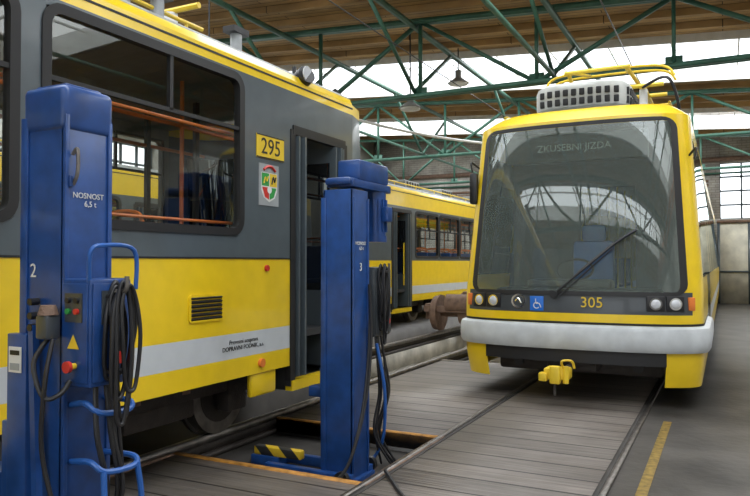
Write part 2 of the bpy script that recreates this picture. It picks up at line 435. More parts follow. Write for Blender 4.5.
# ---------------------------------------------------------------- older tram
RZ=3.05
def old_tram(name,xc,y0,y1,wins_r,doors_r,topyel=2.95,ltop=2.88):
    def zmat(z):
        if z<0.735: return YEL
        if z<0.925: return WHT
        if z<1.5: return YEL
        if z<topyel: return GRY
        return YEL
    b=B(name); hw=1.25
    ya=y0+0.75; yb=y1-0.70
    zb=[0.58,0.735,0.925,1.5,topyel,RZ]
    def side(sg,opens):
        x=xc+sg*hw; xi=xc+sg*(hw-0.05)
        ysl=sorted({ya,yb}|{o[0] for o in opens}|{o[1] for o in opens}); zsl=sorted(set(zb)|{o[2] for o in opens}|{o[3] for o in opens})
        for i in range(len(ysl)-1):
            for j in range(len(zsl)-1):
                cy=(ysl[i]+ysl[i+1])/2; cz=(zsl[j]+zsl[j+1])/2
                if any(o[0]<cy<o[1] and o[2]<cz<o[3] for o in opens): continue
                a,c,z0,z1=ysl[i],ysl[i+1],zsl[j],zsl[j+1]
                b.face([(x,a,z0),(x,c,z0),(x,c,z1),(x,a,z1)],zmat(cz))
                if cz>0.9: b.face([(xi,a,z0),(xi,c,z0),(xi,c,z1),(xi,a,z1)],INT)
    lw=[]
    y=yb-1.62
    while y>ya+0.1: lw.append((y,y+1.55,1.62,min(ltop,topyel-0.06))); y-=1.72
    side(1,wins_r+doors_r); side(-1,lw)
    for sg,ws in((1,wins_r),(-1,lw)):
        for (a,c,z0,z1) in ws:
            x=xc+sg*hw; cy=(a+c)/2; cz=(z0+z1)/2
            b.ringx(x-sg*0.05,x+sg*0.012,cy,cz,c-a+0.06,z1-z0+0.06,0.13,0.06,RUB)
            b.face([(x-sg*0.015,a-.01,z0-.01),(x-sg*0.015,c+.01,z0-.01),(x-sg*0.015,c+.01,z1+.01),(x-sg*0.015,a-.01,z1+.01)],GLS)
            if c-a>1.0:
                b.box((x-sg*0.01,a+(c-a)*0.56,z1-0.2),(0.03,0.03,0.4),RUB); b.box((x-sg*0.01,cy,z1-0.40),(0.03,c-a,0.028),RUB)
    prof=[(hw,RZ),(hw-0.03,RZ+.06),(hw-0.14,RZ+.13),(hw-0.4,RZ+.19),(0.0,RZ+.24)]
    pr=[(xc+p[0],p[1]) for p in prof]+[(xc-p[0],p[1]) for p in prof[:-1][::-1]]
    for i in range(len(pr)-1):
        m=YEL if i in(0,len(pr)-2) else ROOFG
        b.face([(pr[i][0],ya,pr[i][1]),(pr[i][0],yb,pr[i][1]),(pr[i+1][0],yb,pr[i+1][1]),(pr[i+1][0],ya,pr[i+1][1])],m)
    b.box2(xc-hw-0.004,xc+hw+0.004,ya,yb,RZ-0.045,RZ-0.03,RUB)
    for (ys_,sgn,ye) in((yb,1,y1),(ya,-1,y0)):
        L=abs(ye-ys_)
        rings=[(0,hw),(0.5,hw-0.07),(0.85,hw-0.22),(0.97,hw-0.34),(1.0,hw-0.5)]
        zs=[0.45,0.58,0.735,0.925,1.5,1.62,min(2.72,topyel-.02),topyel,RZ,RZ+.10,RZ+.2]
        rk=lambda z: 0 if z<1.5 else (z-1.5)*0.10
        for i in range(len(rings)-1):
            for j in range(len(zs)-1):
                def P(k,z):
                    f,h=rings[k]
                    back=0 if f==0 else rk(z)*f
                    if z>RZ: h=h-(z-RZ)*(1.0); back+= (z-RZ)*1.0*(1 if f>0 else 0)
                    return [h, ys_+sgn*(L*f-back), z]
                cz=(zs[j]+zs[j+1])/2
                m=zmat(cz)
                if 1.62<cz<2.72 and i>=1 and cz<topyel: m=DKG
                if cz>RZ: m=YEL if cz<RZ+.1 else ROOFG
                p=[P(i,zs[j]),P(i+1,zs[j]),P(i+1,zs[j+1]),P(i,zs[j+1])]
                for sg in(1,-1): b.face([(xc+sg*q[0],q[1],q[2]) for q in p],m)
        for j in range(len(zs)-1):
            cz=(zs[j]+zs[j+1])/2; m=zmat(cz)
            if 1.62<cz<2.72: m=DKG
            if cz>RZ: m=YEL
            def Q(sx,z):
                h=rings[-1][1]; back=rk(z)
                if z>RZ: h-=(z-RZ); back+=(z-RZ)
                return (xc+sx*h,ys_+sgn*(L-back),z)
            b.face([Q(-1,zs[j]),Q(1,zs[j]),Q(1,zs[j+1]),Q(-1,zs[j+1])],m)
        b.box((xc,ys_+sgn*(L*0.5-0.2),RZ+.18),(1.9,L*0.9,0.05),ROOFG)
        b.box((xc,ye+sgn*0.06,0.62),(1.7,0.16,0.16),RUB,bevel=0.03)
        for sx in(-0.6,0.6): b.cyl((xc+sx,ye-sgn*0.02,1.05),(xc+sx,ye+sgn*0.04,1.05),0.11,LGL,18)
    b.box2(xc-hw+0.05,xc+hw-0.05,ya-0.3,yb+0.3,0.80,0.86,INTD)
    b.box2(xc-hw+0.06,xc+hw-0.06,ya,yb,RZ-.05,RZ,INT)
    b.box2(xc-0.9,xc+0.9,ya+0.2,yb-0.2,0.55,0.80,IRN)
    y=ya+0.6
    while y<yb-1.6:
        for sx in(-0.85,0.85):
            b.box((xc+sx,y,1.20),(0.42,0.42,0.06),SEAT,bevel=0.02); b.box((xc+sx,y-0.22,1.46),(0.40,0.06,0.5),SEAT,bevel=0.025)
            b.cyl((xc+sx,y,0.86),(xc+sx,y,1.18),0.04,STL,8)
            b.tube([(xc+sx-0.18,y-0.22,1.62),(xc+sx-0.15,y-0.22,1.80),(xc+sx+0.15,y-0.22,1.80),(xc+sx+0.18,y-0.22,1.62)],0.016,ORG,6)
        y+=0.82
    y=ya+0.8
    while y<yb-0.3:
        for sx in(-0.5,0.5): b.cyl((xc+sx,y,0.86),(xc+sx,y,RZ-.05),0.018,ORG,8)  # upright poles, coloured orange to echo pipe reflections on the glass
        y+=1.6
    for sx in(-0.5,0.5): b.cyl((xc+sx,ya+0.3,2.62),(xc+sx,yb-0.2,2.62),0.018,ORG,8)  # rails added to imitate orange pipe reflections in the side windows
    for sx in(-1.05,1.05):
        b.cyl((xc+sx,ya+0.3,2.50),(xc+sx,yb-1.4,2.50),0.014,ORG,8); b.cyl((xc+sx,ya+0.3,1.78),(xc+sx,yb-1.4,1.78),0.012,ORG,8)  # more added rails along the windows, standing in for reflected pipes
    # driver's cab partition: low bulkhead with posts
    b.box2(xc-1.15,xc+0.15,yb-1.05,yb-1.0,0.86,1.55,INTD)
    for xx in(-1.12,-0.5,0.12): b.box2(xc+xx-0.02,xc+xx+0.02,yb-1.05,yb-1.0,1.5,2.98,INTD)
    for (a,c,z0,z1) in doors_r:
        x=xc+hw
        b.box2(x-0.55,x-0.02,a,c,0.36,0.42,INTD); b.box2(x-0.06,x+0.012,a-0.01,c+0.01,0.36,0.45,YEL)
        b.box2(x-0.60,x-0.52,a,c,0.36,0.86,INTD); b.box2(x-0.62,x-0.3,a,c,0.58,0.64,INTD)
        for yy in(a,c): b.box2(x-0.6,x,yy-0.02,yy+0.02,0.4,0.9,INTD); b.box2(x-0.05,x+0.01,yy-0.035,yy+0.035,0.45,z1,RUB)
        b.box2(x-0.05,x+0.012,a,c,z1-0.04,z1+0.04,RUB)
        for (yy,dx) in((a+0.07,0),(a+0.14,0.02),(c-0.07,0),(c-0.14,0.02),(c-0.21,0)):
            b.box2(x-0.40+dx,x+0.03+dx,yy-0.012,yy+0.012,0.48,z1-0.05,GRY)
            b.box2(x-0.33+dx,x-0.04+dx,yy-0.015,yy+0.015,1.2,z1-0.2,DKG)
        b.cyl((x-0.06,a+0.2,0.95),(x-0.06,a+0.2,1.9),0.016,ORG,8); b.cyl((x-0.06,c-0.27,0.95),(x-0.06,c-0.27,1.9),0.016,YEL,8)
    for yc in(y0+3.3,y1-3.0 if y1-y0>15.01 else y1-3.3): bogie(b,xc,yc)
    m_=(y0+y1)/2
    b.box((xc,m_,0.42),(2.0,2.6,0.3),IRN,bevel=0.03)
    yy=y0+2
    while yy<y1-3.2:
        b.box((xc,yy,RZ+.34),(1.3,0.9,0.20),ROOFG,bevel=0.03)
        for q in range(5): b.box((xc+0.655,yy-0.32+q*0.16,RZ+.34),(0.02,0.08,0.12),RUB)
        yy+=2.4
    for sx in(-0.95,0.95):
        b.tube([(xc+sx,y0+1.4,RZ+.24),(xc+sx,y1-2.6,RZ+.24)],0.016,SIGNY,8,smooth=False)
        yy=y0+1.5
        while yy<y1-2.6: b.cyl((xc+sx,yy,RZ+.12),(xc+sx,yy,RZ+.24),0.014,SIGNY,6); yy+=1.2
    return b
DX=-4.59
wr=[(2.56,4.29,1.70,2.90),(0.75,2.37,1.70,2.90),(-0.98,0.60,1.70,2.90),(-4.6,-3.0,1.70,2.90),(-6.4,-4.8,1.70,2.90)]
b=old_tram('grey_yellow_tram',DX,-8.3,6.78,wr,[(5.0,5.92,0.58,2.62),(-2.6,-1.4,0.58,2.62)])
X=DX+1.25
b.ringx(X,X+0.012,3.89,1.14,0.37,0.20,0.03,0.02,YEL)
for i in range(6): b.box((X+0.006,3.89,1.065+i*0.03),(0.02,0.33,0.013),RUB,R=Euler((0,0.5,0)).to_matrix())
b.ringx(X,X+0.010,1.0,1.14,0.37,0.20,0.03,0.02,YEL)
b.box((X+0.004,4.67,2.41),(0.008,0.38,0.19),SIGNY)
for z in(2.50,2.32): b.box((X+0.009,4.67,z),(0.004,0.38,0.008),RUB)
b.box((X+0.003,4.65,2.10),(0.006,0.27,0.34),PNEL)
def shield(x,cy,cz,w,h,m):
    pts=[(x,cy-w/2,cz+h/2),(x,cy+w/2,cz+h/2),(x,cy+w/2,cz-h*0.1),(x,cy+w*0.35,cz-h*0.35),(x,cy,cz-h/2),(x,cy-w*0.35,cz-h*0.35),(x,cy-w/2,cz-h*0.1)]
    b.face(pts,m)
shield(X+0.0075,4.65,2.08,0.22,0.24,WST)
b.face([(X+.009,4.545,2.195),(X+.009,4.645,2.195),(X+.009,4.645,2.09),(X+.009,4.545,2.09)],CG)
b.face([(X+.009,4.655,2.195),(X+.009,4.755,2.195),(X+.009,4.755,2.09),(X+.009,4.655,2.09)],SIGNY)
b.face([(X+.009,4.55,2.08),(X+.009,4.645,2.08),(X+.009,4.645,1.98),(X+.009,4.59,2.0)],RED)
b.face([(X+.009,4.655,2.08),(X+.009,4.75,2.08),(X+.009,4.71,2.0),(X+.009,4.655,1.98)],CG)
b.tube([(X+.012,4.57,2.11),(X+.012,4.59,2.16),(X+.012,4.61,2.13),(X+.012,4.63,2.17)],0.006,SIGNY,5)
b.tube([(X+.012,4.68,2.11),(X+.012,4.70,2.17),(X+.012,4.72,2.13),(X+.012,4.735,2.17)],0.006,RUB,5)
b.cyl((X+.008,4.65,2.06),(X+.012,4.65,2.06),0.03,WST,12)
b.tube([(X+.01,4.57,2.22),(X+.01,4.62,2.25),(X+.01,4.68,2.25),(X+.01,4.73,2.22)],0.012,RED,5)
b.cyl((X,4.55,0.66),(X+0.025,4.55,0.66),0.035,ORG,14); b.cyl((X,0.8,0.66),(X+0.025,0.8,0.66),0.035,ORG,14)
b.cyl((X,4.62,1.42),(X+0.02,4.62,1.42),0.025,RED,12)
b.box((X+0.003,0.5,1.5),(0.008,9.0,0.012),RUB)
b.cyl((X-0.1,5.25,3.10),(X+0.02,5.2,3.15),0.085,BLK,20); b.cyl((X+0.02,5.2,3.15),(X+0.03,5.2,3.15),0.07,LGL,20)
b.cyl((X-0.15,5.25,3.10),(X-0.15,5.25,3.25),0.02,BLK,8)
b.box2(X-0.5,X-0.02,1.95,2.2,0.48,0.58,IRN)
b.box((X-0.04,4.62,0.50),(0.05,0.34,0.22),YEL,bevel=0.02)
for yy in(2.4,4.2): b.cyl((DX-0.7,yy,3.5),(DX+0.9,yy,3.5),0.025,SIGNY,8)
for sx in(-0.55,0.6):
    b.cyl((DX+sx,2.4,3.5),(DX+sx*0.8,3.9,3.66),0.02,SIGNY,8); b.cyl((DX+sx*0.8,3.9,3.66),(DX+sx*0.5,2.6,3.74),0.018,SIGNY,8)
    for yy in(2.4,4.2): b.cyl((DX+sx,yy,3.25),(DX+sx,yy,3.48),0.06,WST,12)
b.cyl((DX-0.9,2.6,3.76),(DX+0.9,2.6,3.76),0.03,STL,8)
for yy in (3.0,3.35,3.7,4.6): b.cyl((DX+0.95,yy,3.2),(DX+0.95,yy,3.38),0.05,PNEL,12); b.box((DX+0.95,yy,3.40),(0.12,0.2,0.05),BLK)
o=b.done()
text('number','295',(X+0.0105,4.67,2.407),0.185,RUB,'X',o)
text('label','Provozni souprava\nDOPRAVNI PODNIK, a.s.',(X+0.004,4.33,0.835),0.048,RUB,'X',o)
TX=-7.61
wr3=[(y,y+1.42,1.58,2.62) for y in(14.6,16.1,17.6,19.1,20.6,22.1)]
o3=old_tram('yellow_tram',TX,11.4,26.4,wr3,[(13.35,14.35,0.58,2.6)],topyel=2.70).done()
wr4=[(y,y+1.45,1.62,2.58) for y in(-3.0,-1.3,0.4,2.1,3.8,5.5,7.2)]
o4=old_tram('yellow_tram',-10.6,-4,11.2,wr4,[(9.0,10.0,0.58,2.50)],topyel=2.64).done()
b=B('tram_bogie'); bogie(b,-4.75,14.6,r=0.36,frame=RST,wheel=RST); b.box((-4.75,14.6,0.7),(0.8,0.5,0.25),RST,bevel=0.04); b.cyl((-5.2,13.6,0.6),(-4.3,13.6,0.6),0.2,RST,18); b.done()

# ---------------------------------------------------------------- modern tram 305
MX=-1.42; MY=7.17
def hw(z):
    if z<0.5: return 1.20+0.03*(z-0.22)/0.28
    if z<1.2: return 1.23
    if z<2.98: return 1.23-0.12*(z-1.2)/1.78
    return 1.11-0.9*(z-2.98)**1.15*1.6
def rake(z):
    r=0 if z<1.0 else 0.13*(z-1.0)
    if z>2.98: r+=(z-2.98)*1.3
    if z<0.5: r+=(0.5-z)*0.25
    return r
def FP(th,z,off=0.0):
    p=2.7; s_=math.sin(th); c_=math.cos(th)
    x=math.copysign(abs(s_)**(2/p),s_); y=0.46*(1-abs(c_)**(2/p))
    h=hw(z)
    nx=s_; ny=-c_
    return Vector((MX+x*h+nx*off, MY+y+rake(z)+ny*off, z))
b=B('low_floor_tram')
NT=48; ths=[-math.pi/2+math.pi*i/NT for i in range(NT+1)]
YE=26.8
zs=[0.24,0.36,0.50,0.66,0.86,0.95,1.0,1.10,1.17]+[1.17+(2.90-1.17)*i/12 for i in range(1,13)]+[2.98,3.04,3.09,3.13]
side_y=[8.4,9.3,9.55,10.9,11.05,12.3,12.45,13.6,14.6,14.75,16.5,17.0,18.5,20.2,21.8,23.4,25.0,YE]
def xs_of(th):
    return abs(FP(th,1.5).x-MX)/hw(1.5)
for j in range(len(zs)-1):
    z0,z1=zs[j],zs[j+1]; cz=(z0+z1)/2
    for i in range(NT):
        a,c=ths[i],ths[i+1]; cm=(a+c)/2; xf=xs_of(cm)
        if 1.17<cz<2.90 and xf<0.83: continue
        if cz<0.5 and xf<0.74: continue
        m=YEL
        if 0.95<cz<1.17 and xf<0.92: m=DGR
        b.face([FP(a,z0),FP(c,z0),FP(c,z1),FP(a,z1)],m)
    for sg in(-1,1):
        prev=FP(sg*math.pi/2,1).y
        for yv in side_y:
            p0=FP(sg*math.pi/2,z0); p1=FP(sg*math.pi/2,z1)
            first = prev==FP(sg*math.pi/2,1).y
            ya0=p0.y if first else prev; ya1=p1.y if first else prev
            m=YEL
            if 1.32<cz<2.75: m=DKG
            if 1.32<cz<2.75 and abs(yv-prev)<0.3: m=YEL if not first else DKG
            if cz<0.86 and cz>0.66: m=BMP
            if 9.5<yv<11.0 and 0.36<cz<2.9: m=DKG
            b.face([(p0.x,ya0,z0),(p0.x,yv,z0),(p1.x,yv,z1),(p1.x,ya1,z1)],m)
            prev=yv
zt=zs[-1]
b.face([FP(t,zt) for t in ths]+[(MX+hw(zt),YE,zt),(MX-hw(zt),YE,zt)],ROOFG)
b.face([(MX-1.2,YE,0.24),(MX+1.2,YE,0.24),(MX+1.1,YE,3.1),(MX-1.1,YE,3.1)],YEL)
def patch(x_lim,z0,z1,off,rc,ringm,glassm,nx=36,nz=30,brd=0.05):
    P=[]
    H=(z1-z0)/2; cz=(z0+z1)/2
    for j in range(nz+1):
        z=z0+(z1-z0)*(0.5-0.5*math.cos(math.pi*j/nz))
        dz=abs(z-cz)
        lim=x_lim
        if dz>H-rc:
            q=dz-(H-rc); lim=x_lim-(rc-math.sqrt(max(rc*rc-q*q,0)))
        row=[]
        for i in range(nx+1):
            u=math.sin((-1+2*i/nx)*math.pi/2)*lim
            sv=min(abs(u),1.0)**(2.7/2); th=math.copysign(math.asin(sv),u)
            row.append((FP(th,z,off),u,z,lim))
        P.append(row)
    for j in range(nz):
        for i in range(nx):
            q=[P[j][i],P[j][i+1],P[j+1][i+1],P[j+1][i]]
            u=sum(abs(k_[1]) for k_ in q)/4; z=sum(k_[2] for k_ in q)/4; lim=sum(k_[3] for k_ in q)/4
            edge = (lim-u)<brd or (z-z0)<brd*1.2 or (z1-z)<brd*1.2
            b.face([k_[0] for k_ in q],ringm if edge else glassm)
patch(0.885,1.13,2.945,0.012,0.12,RUB,WSG)
b.box((MX-0.02,MY+0.40,2.70),(1.50,0.06,0.30),RUB,bevel=0.01)
b.box2(MX-1.1,MX+1.1,MY+0.35,YE-0.5,0.42,0.47,INTD)
b.box((MX,MY+0.46,1.12),(1.7,0.5,0.14),BLK,bevel=0.05); b.box((MX-0.1,MY+0.58,1.22),(0.9,0.3,0.12),BLK,bevel=0.04)
b.box2(MX-1.1,MX+1.1,MY+0.52,MY+0.57,0.45,1.1,INTD)
b.tube([(MX-0.1+0.2*math.cos(math.pi*2*i/10),MY+0.82+0.1*math.sin(math.pi*2*i/10),1.38+0.12*math.sin(math.pi*2*i/10)) for i in range(10)],0.015,BLK,6,closed=True)
b.box2(MX-1.06,MX-0.2,MY+1.75,MY+1.8,0.45,2.95,INTD); b.box2(MX+0.45,MX+1.06,MY+1.75,MY+1.8,0.45,2.95,INTD); b.box2(MX-0.2,MX+0.45,MY+1.75,MY+1.8,2.4,2.95,INTD)
b.box((MX,MY+1.25,0.95),(0.5,0.5,0.12),SEAT,bevel=0.04); b.box((MX,MY+1.5,1.35),(0.48,0.12,0.75),SEAT,bevel=0.05); b.box((MX,MY+1.52,1.82),(0.28,0.1,0.2),SEAT,bevel=0.04); b.cyl((MX,MY+1.25,0.45),(MX,MY+1.25,0.9),0.08,BLK,12)
b.box2(MX-1.05,MX+1.05,MY+0.75,YE-0.6,2.95,3.0,INT)
yv=MY+2.6
while yv<18:
    for sx in(-0.8,0.8):
        b.box((MX+sx,yv,0.95),(0.4,0.4,0.07),SEAT,bevel=0.02); b.box((MX+sx,yv+0.2,1.25),(0.4,0.07,0.6),SEAT,bevel=0.02)
    b.cyl((MX-0.45,yv,0.45),(MX-0.45,yv,2.95),0.02,SIGNY,8)
    yv+=1.1
def on(xn,z,off=0.0):
    sv=min(abs(xn),1)**(1.35); return FP(math.copysign(math.asin(sv),xn),z,off)
def yaw(xn):
    a=on(xn-0.01,1.05); c=on(xn+0.01,1.05); return math.atan2(c.y-a.y,c.x-a.x)
for sg in(-1,1):
    for xn in(0.80,0.66):
        p=on(sg*xn,1.06,0.0); rz=Matrix.Rotation(yaw(sg*xn),3,'Z'); nrm=rz@Vector((0,-1,0))
        b.box(p+nrm*0.004,(0.17,0.02,0.15),BLK,R=rz,bevel=0.008)
        b.cyl(p+nrm*0.005,p+nrm*0.02,0.060,CHR,20); b.cyl(p+nrm*0.02,p+nrm*0.03,0.045,LGL,20,r2=0.03)
    p=on(sg*0.915,1.06,0.0); rz=Matrix.Rotation(yaw(sg*0.915),3,'Z'); nrm=rz@Vector((0,-1,0))
    b.box(p+nrm*0.0,(0.07,0.03,0.13),ORG,R=rz,bevel=0.008)
p=on(-0.43,1.06); b.cyl(p,p+Vector((0,-0.018,0)),0.075,CHR,28); b.cyl(p+Vector((0,-0.018,0)),p+Vector((0,-0.02,0)),0.055,DGR,24); b.tube([p+Vector((-0.035,-0.023,0.0)),p+Vector((0,-0.023,0.03)),p+Vector((0.03,-0.023,-0.02))],0.008,CHR,6)
p=on(-0.27,1.04); b.box(p+Vector((0,-0.008,0)),(0.14,0.012,0.15),SIGNB,bevel=0.004)
q=p+Vector((0,-0.016,0))
b.tube([q+Vector((0.03*math.cos(a),0,-0.02+0.03*math.sin(a))) for a in[math.radians(60+300*i/8) for i in range(8)]],0.005,WST,6)
b.tube([q+Vector((-0.01,0,0.05)),q+Vector((-0.005,0,0.0)),q+Vector((0.025,0,0.0)),q+Vector((0.045,0,-0.04))],0.005,WST,6)
prof=[(0.585,0.0),(0.585,0.040),(0.62,0.062),(0.68,0.068),(0.78,0.066),(0.82,0.05),(0.84,0.0)]
path=[('s',-1,9.0)]+[('t',t) for t in ths]+[('s',1,9.0)]
def bp(e,z,off):
    if e[0]=='t': v=FP(e[1],0.7,off); return Vector((v.x,v.y,z))
    return Vector((MX+e[1]*(hw(0.7)+off),e[2],z))
for i in range(len(path)-1):
    for j in range(len(prof)-1):
        b.face([bp(path[i],*prof[j]),bp(path[i+1],*prof[j]),bp(path[i+1],*prof[j+1]),bp(path[i],*prof[j+1])],BMP)
    b.face([bp(path[i],0.842,0.004),bp(path[i+1],0.842,0.004),bp(path[i+1],0.865,0.004),bp(path[i],0.865,0.004)],RUB)
    if path[i][0]=='t' and path[i+1][0]=='t' and xs_of((path[i][1]+path[i+1][1])/2)<0.74:
        b.face([bp(path[i],0.45,0.006),bp(path[i+1],0.45,0.006),bp(path[i+1],0.59,0.006),bp(path[i],0.59,0.006)],RUB)
b.box((MX,MY+0.75,0.40),(1.7,0.7,0.22),IRN,bevel=0.03); b.box((MX,MY+0.35,0.40),(0.5,0.5,0.10),IRN,bevel=0.02)
b.box2(MX-1.0,MX+1.0,MY+1.2,YE-1,0.25,0.42,IRN)
for sx in(-0.62,0.62): b.cyl((MX+sx,MY+0.5,0.40),(MX+sx,MY+0.35,0.38),0.05,BLK,12)
b.cyl((MX,MY+0.3,0.40),(MX,MY-0.35,0.39),0.04,IRN,12)
b.box((MX-0.04,MY-0.36,0.39),(0.24,0.2,0.11),SIGNY,bevel=0.02); b.box((MX-0.04,MY-0.48,0.39),(0.10,0.08,0.17),SIGNY,bevel=0.015); b.box((MX-0.16,MY-0.44,0.36),(0.08,0.1,0.08),SIGNY,bevel=0.01); b.cyl((MX+0.05,MY-0.44,0.31),(MX+0.05,MY-0.44,0.47),0.03,SIGNY,12)
b.tube([(MX+0.02,MY-0.41,0.45),(MX+0.02,MY-0.46,0.52),(MX+0.10,MY-0.41,0.52),(MX+0.12,MY-0.38,0.45)],0.012,SIGNY,6)
b.cyl((MX-0.05,MY-0.46,0.31),(MX-0.05,MY-0.46,0.19),0.015,IRN,8)
for yv in(9.3,11.1,17,18.8):
    for sg in(-1,1): b.cyl((MX+sg*0.67,yv,0.30),(MX+sg*0.80,yv,0.30),0.28,IRN,24)
w0=on(-0.12,1.14,0.04); w1=on(0.36,1.66,0.05)
b.cyl(w0,w0+Vector((0,-0.03,0)),0.04,BLK,12)
b.tube([w0,(w0+w1)/2+Vector((0,-0.03,0.0)),w1],0.013,BLK,6)
b.tube([w1+Vector((-0.36,-0.015,-0.30)),w1,w1+Vector((0.20,0.03,0.13))],0.016,BLK,6)
b.tube([w0+Vector((0.05,0,-0.02)),w1+Vector((-0.03,-0.0,-0.06))],0.008,BLK,6,smooth=False)
for sg in(-1,1):
    e=on(sg*0.97,2.55,0.0)
    b.tube([e,e+Vector((sg*0.07,-0.08,0.06)),e+Vector((sg*0.05,-0.10,-0.05))],0.012,BLK,6)
    if sg<0: b.box(e+Vector((sg*0.04,-0.08,-0.24)),(0.10,0.08,0.36),BLK,bevel=0.03)
# roof air-conditioner: flat box with rounded corners, two rows of vents, flared skirt
AY=MY+1.25; az=3.12; ACX=MX-0.02
def acp(th,z,sc):
    p_=4.2
    return Vector((ACX+math.copysign(abs(math.cos(th))**(2/p_),math.cos(th))*0.53*sc, AY+math.copysign(abs(math.sin(th))**(2/p_),math.sin(th))*0.62*sc, z))
lv=[(az-0.02,0.88),(az+0.05,0.92),(az+0.08,0.99),(az+0.14,1.0),(az+0.28,1.0),(az+0.33,0.97),(az+0.36,0.90),(az+0.37,0.8)]
for j in range(len(lv)-1):
    for i in range(64):
        a=2*math.pi*i/64;c=2*math.pi*(i+1)/64
        b.face([acp(a,*lv[j]),acp(c,*lv[j]),acp(c,*lv[j+1]),acp(a,*lv[j+1])],ACG)
b.face([acp(2*math.pi*i/64,*lv[-1]) for i in range(64)],ACG)
for q in range(10):
    xq=ACX-0.40+q*0.089
    yo=AY-0.62*(1-(abs(xq-ACX)/0.53)**4.2)**(1/4.2)
    for zz in(0.235,0.135): b.box((xq,yo,az+zz),(0.056,0.03,0.075),RUB,bevel=0.008)
for q in range(10):
    yq=-0.42+q*0.093; xo=0.53*(1-(abs(yq)/0.62)**4.2)**(1/4.2)
    for zz in(0.235,0.135): b.box((ACX+xo,AY+yq,az+zz),(0.03,0.056,0.075),RUB)
b.box((MX,MY+3.6,3.3),(1.5,1.6,0.34),ROOFG,bevel=0.05); b.box((MX,MY+8.0,3.3),(1.6,3.0,0.34),ROOFG,bevel=0.05)
py=MY+2.3; PZ=3.72
for sx in(-0.5,0.5):
    for yy in(py,py+1.1): b.cyl((MX+sx,yy,3.13),(MX+sx,yy,PZ-0.03),0.05,WST,12)
    b.cyl((MX+sx,py-0.1,PZ),(MX+sx,py+1.2,PZ),0.035,SIGNY,10)
    b.cyl((MX+sx,py+1.1,PZ+.03),(MX+sx*0.7,py-0.5,PZ+0.17),0.026,SIGNY,8); b.cyl((MX+sx*0.7,py-0.5,PZ+0.17),(MX+sx*0.5,py+0.5,PZ+0.36),0.02,SIGNY,8)
for yy in(py-0.1,py+0.5,py+1.2): b.cyl((MX-0.55,yy,PZ),(MX+0.75,yy,PZ),0.028,SIGNY,8)
b.cyl((MX-0.4,py-0.5,PZ+0.17),(MX+0.4,py-0.5,PZ+0.17),0.025,SIGNY,8)
for dy in(0,0.28): b.tube([(MX-0.85,py+0.4+dy,PZ+0.22),(MX-0.6,py+0.4+dy,PZ+0.38),(MX+0.6,py+0.4+dy,PZ+0.38),(MX+0.85,py+0.4+dy,PZ+0.22)],0.018,SIGNY,6)
b.cyl((MX-0.2,py,PZ+0.03),(MX-0.2,py+0.9,PZ+0.06),0.05,BLK,12)
for sg in(-1,1):
    b.tube([(MX+sg*0.90,MY+1.1,3.1),(MX+sg*0.90,MY+1.2,3.22),(MX+sg*0.90,MY+6,3.22),(MX+sg*0.90,MY+6.1,3.1)],0.012,SIGNY,6)
b.tube([(MX+0.5,MY+2.2,3.7),(MX+0.8,MY+2.0,3.75),(MX+0.92,MY+2.1,3.45),(MX+0.92,MY+2.3,3.15)],0.02,BLK,6)
o=b.done(recalc=True)
tp=on(0.18,1.06,0.016); t=text('number','305',(tp.x,tp.y-0.012,tp.z),0.15,SIGNY,'-Y',o); t.rotation_euler[2]=yaw(0.18)
text('destination_display','ZKUSEBNI JIZDA',(MX-0.02,MY+0.365,2.70),0.105,DISP,'-Y',o)

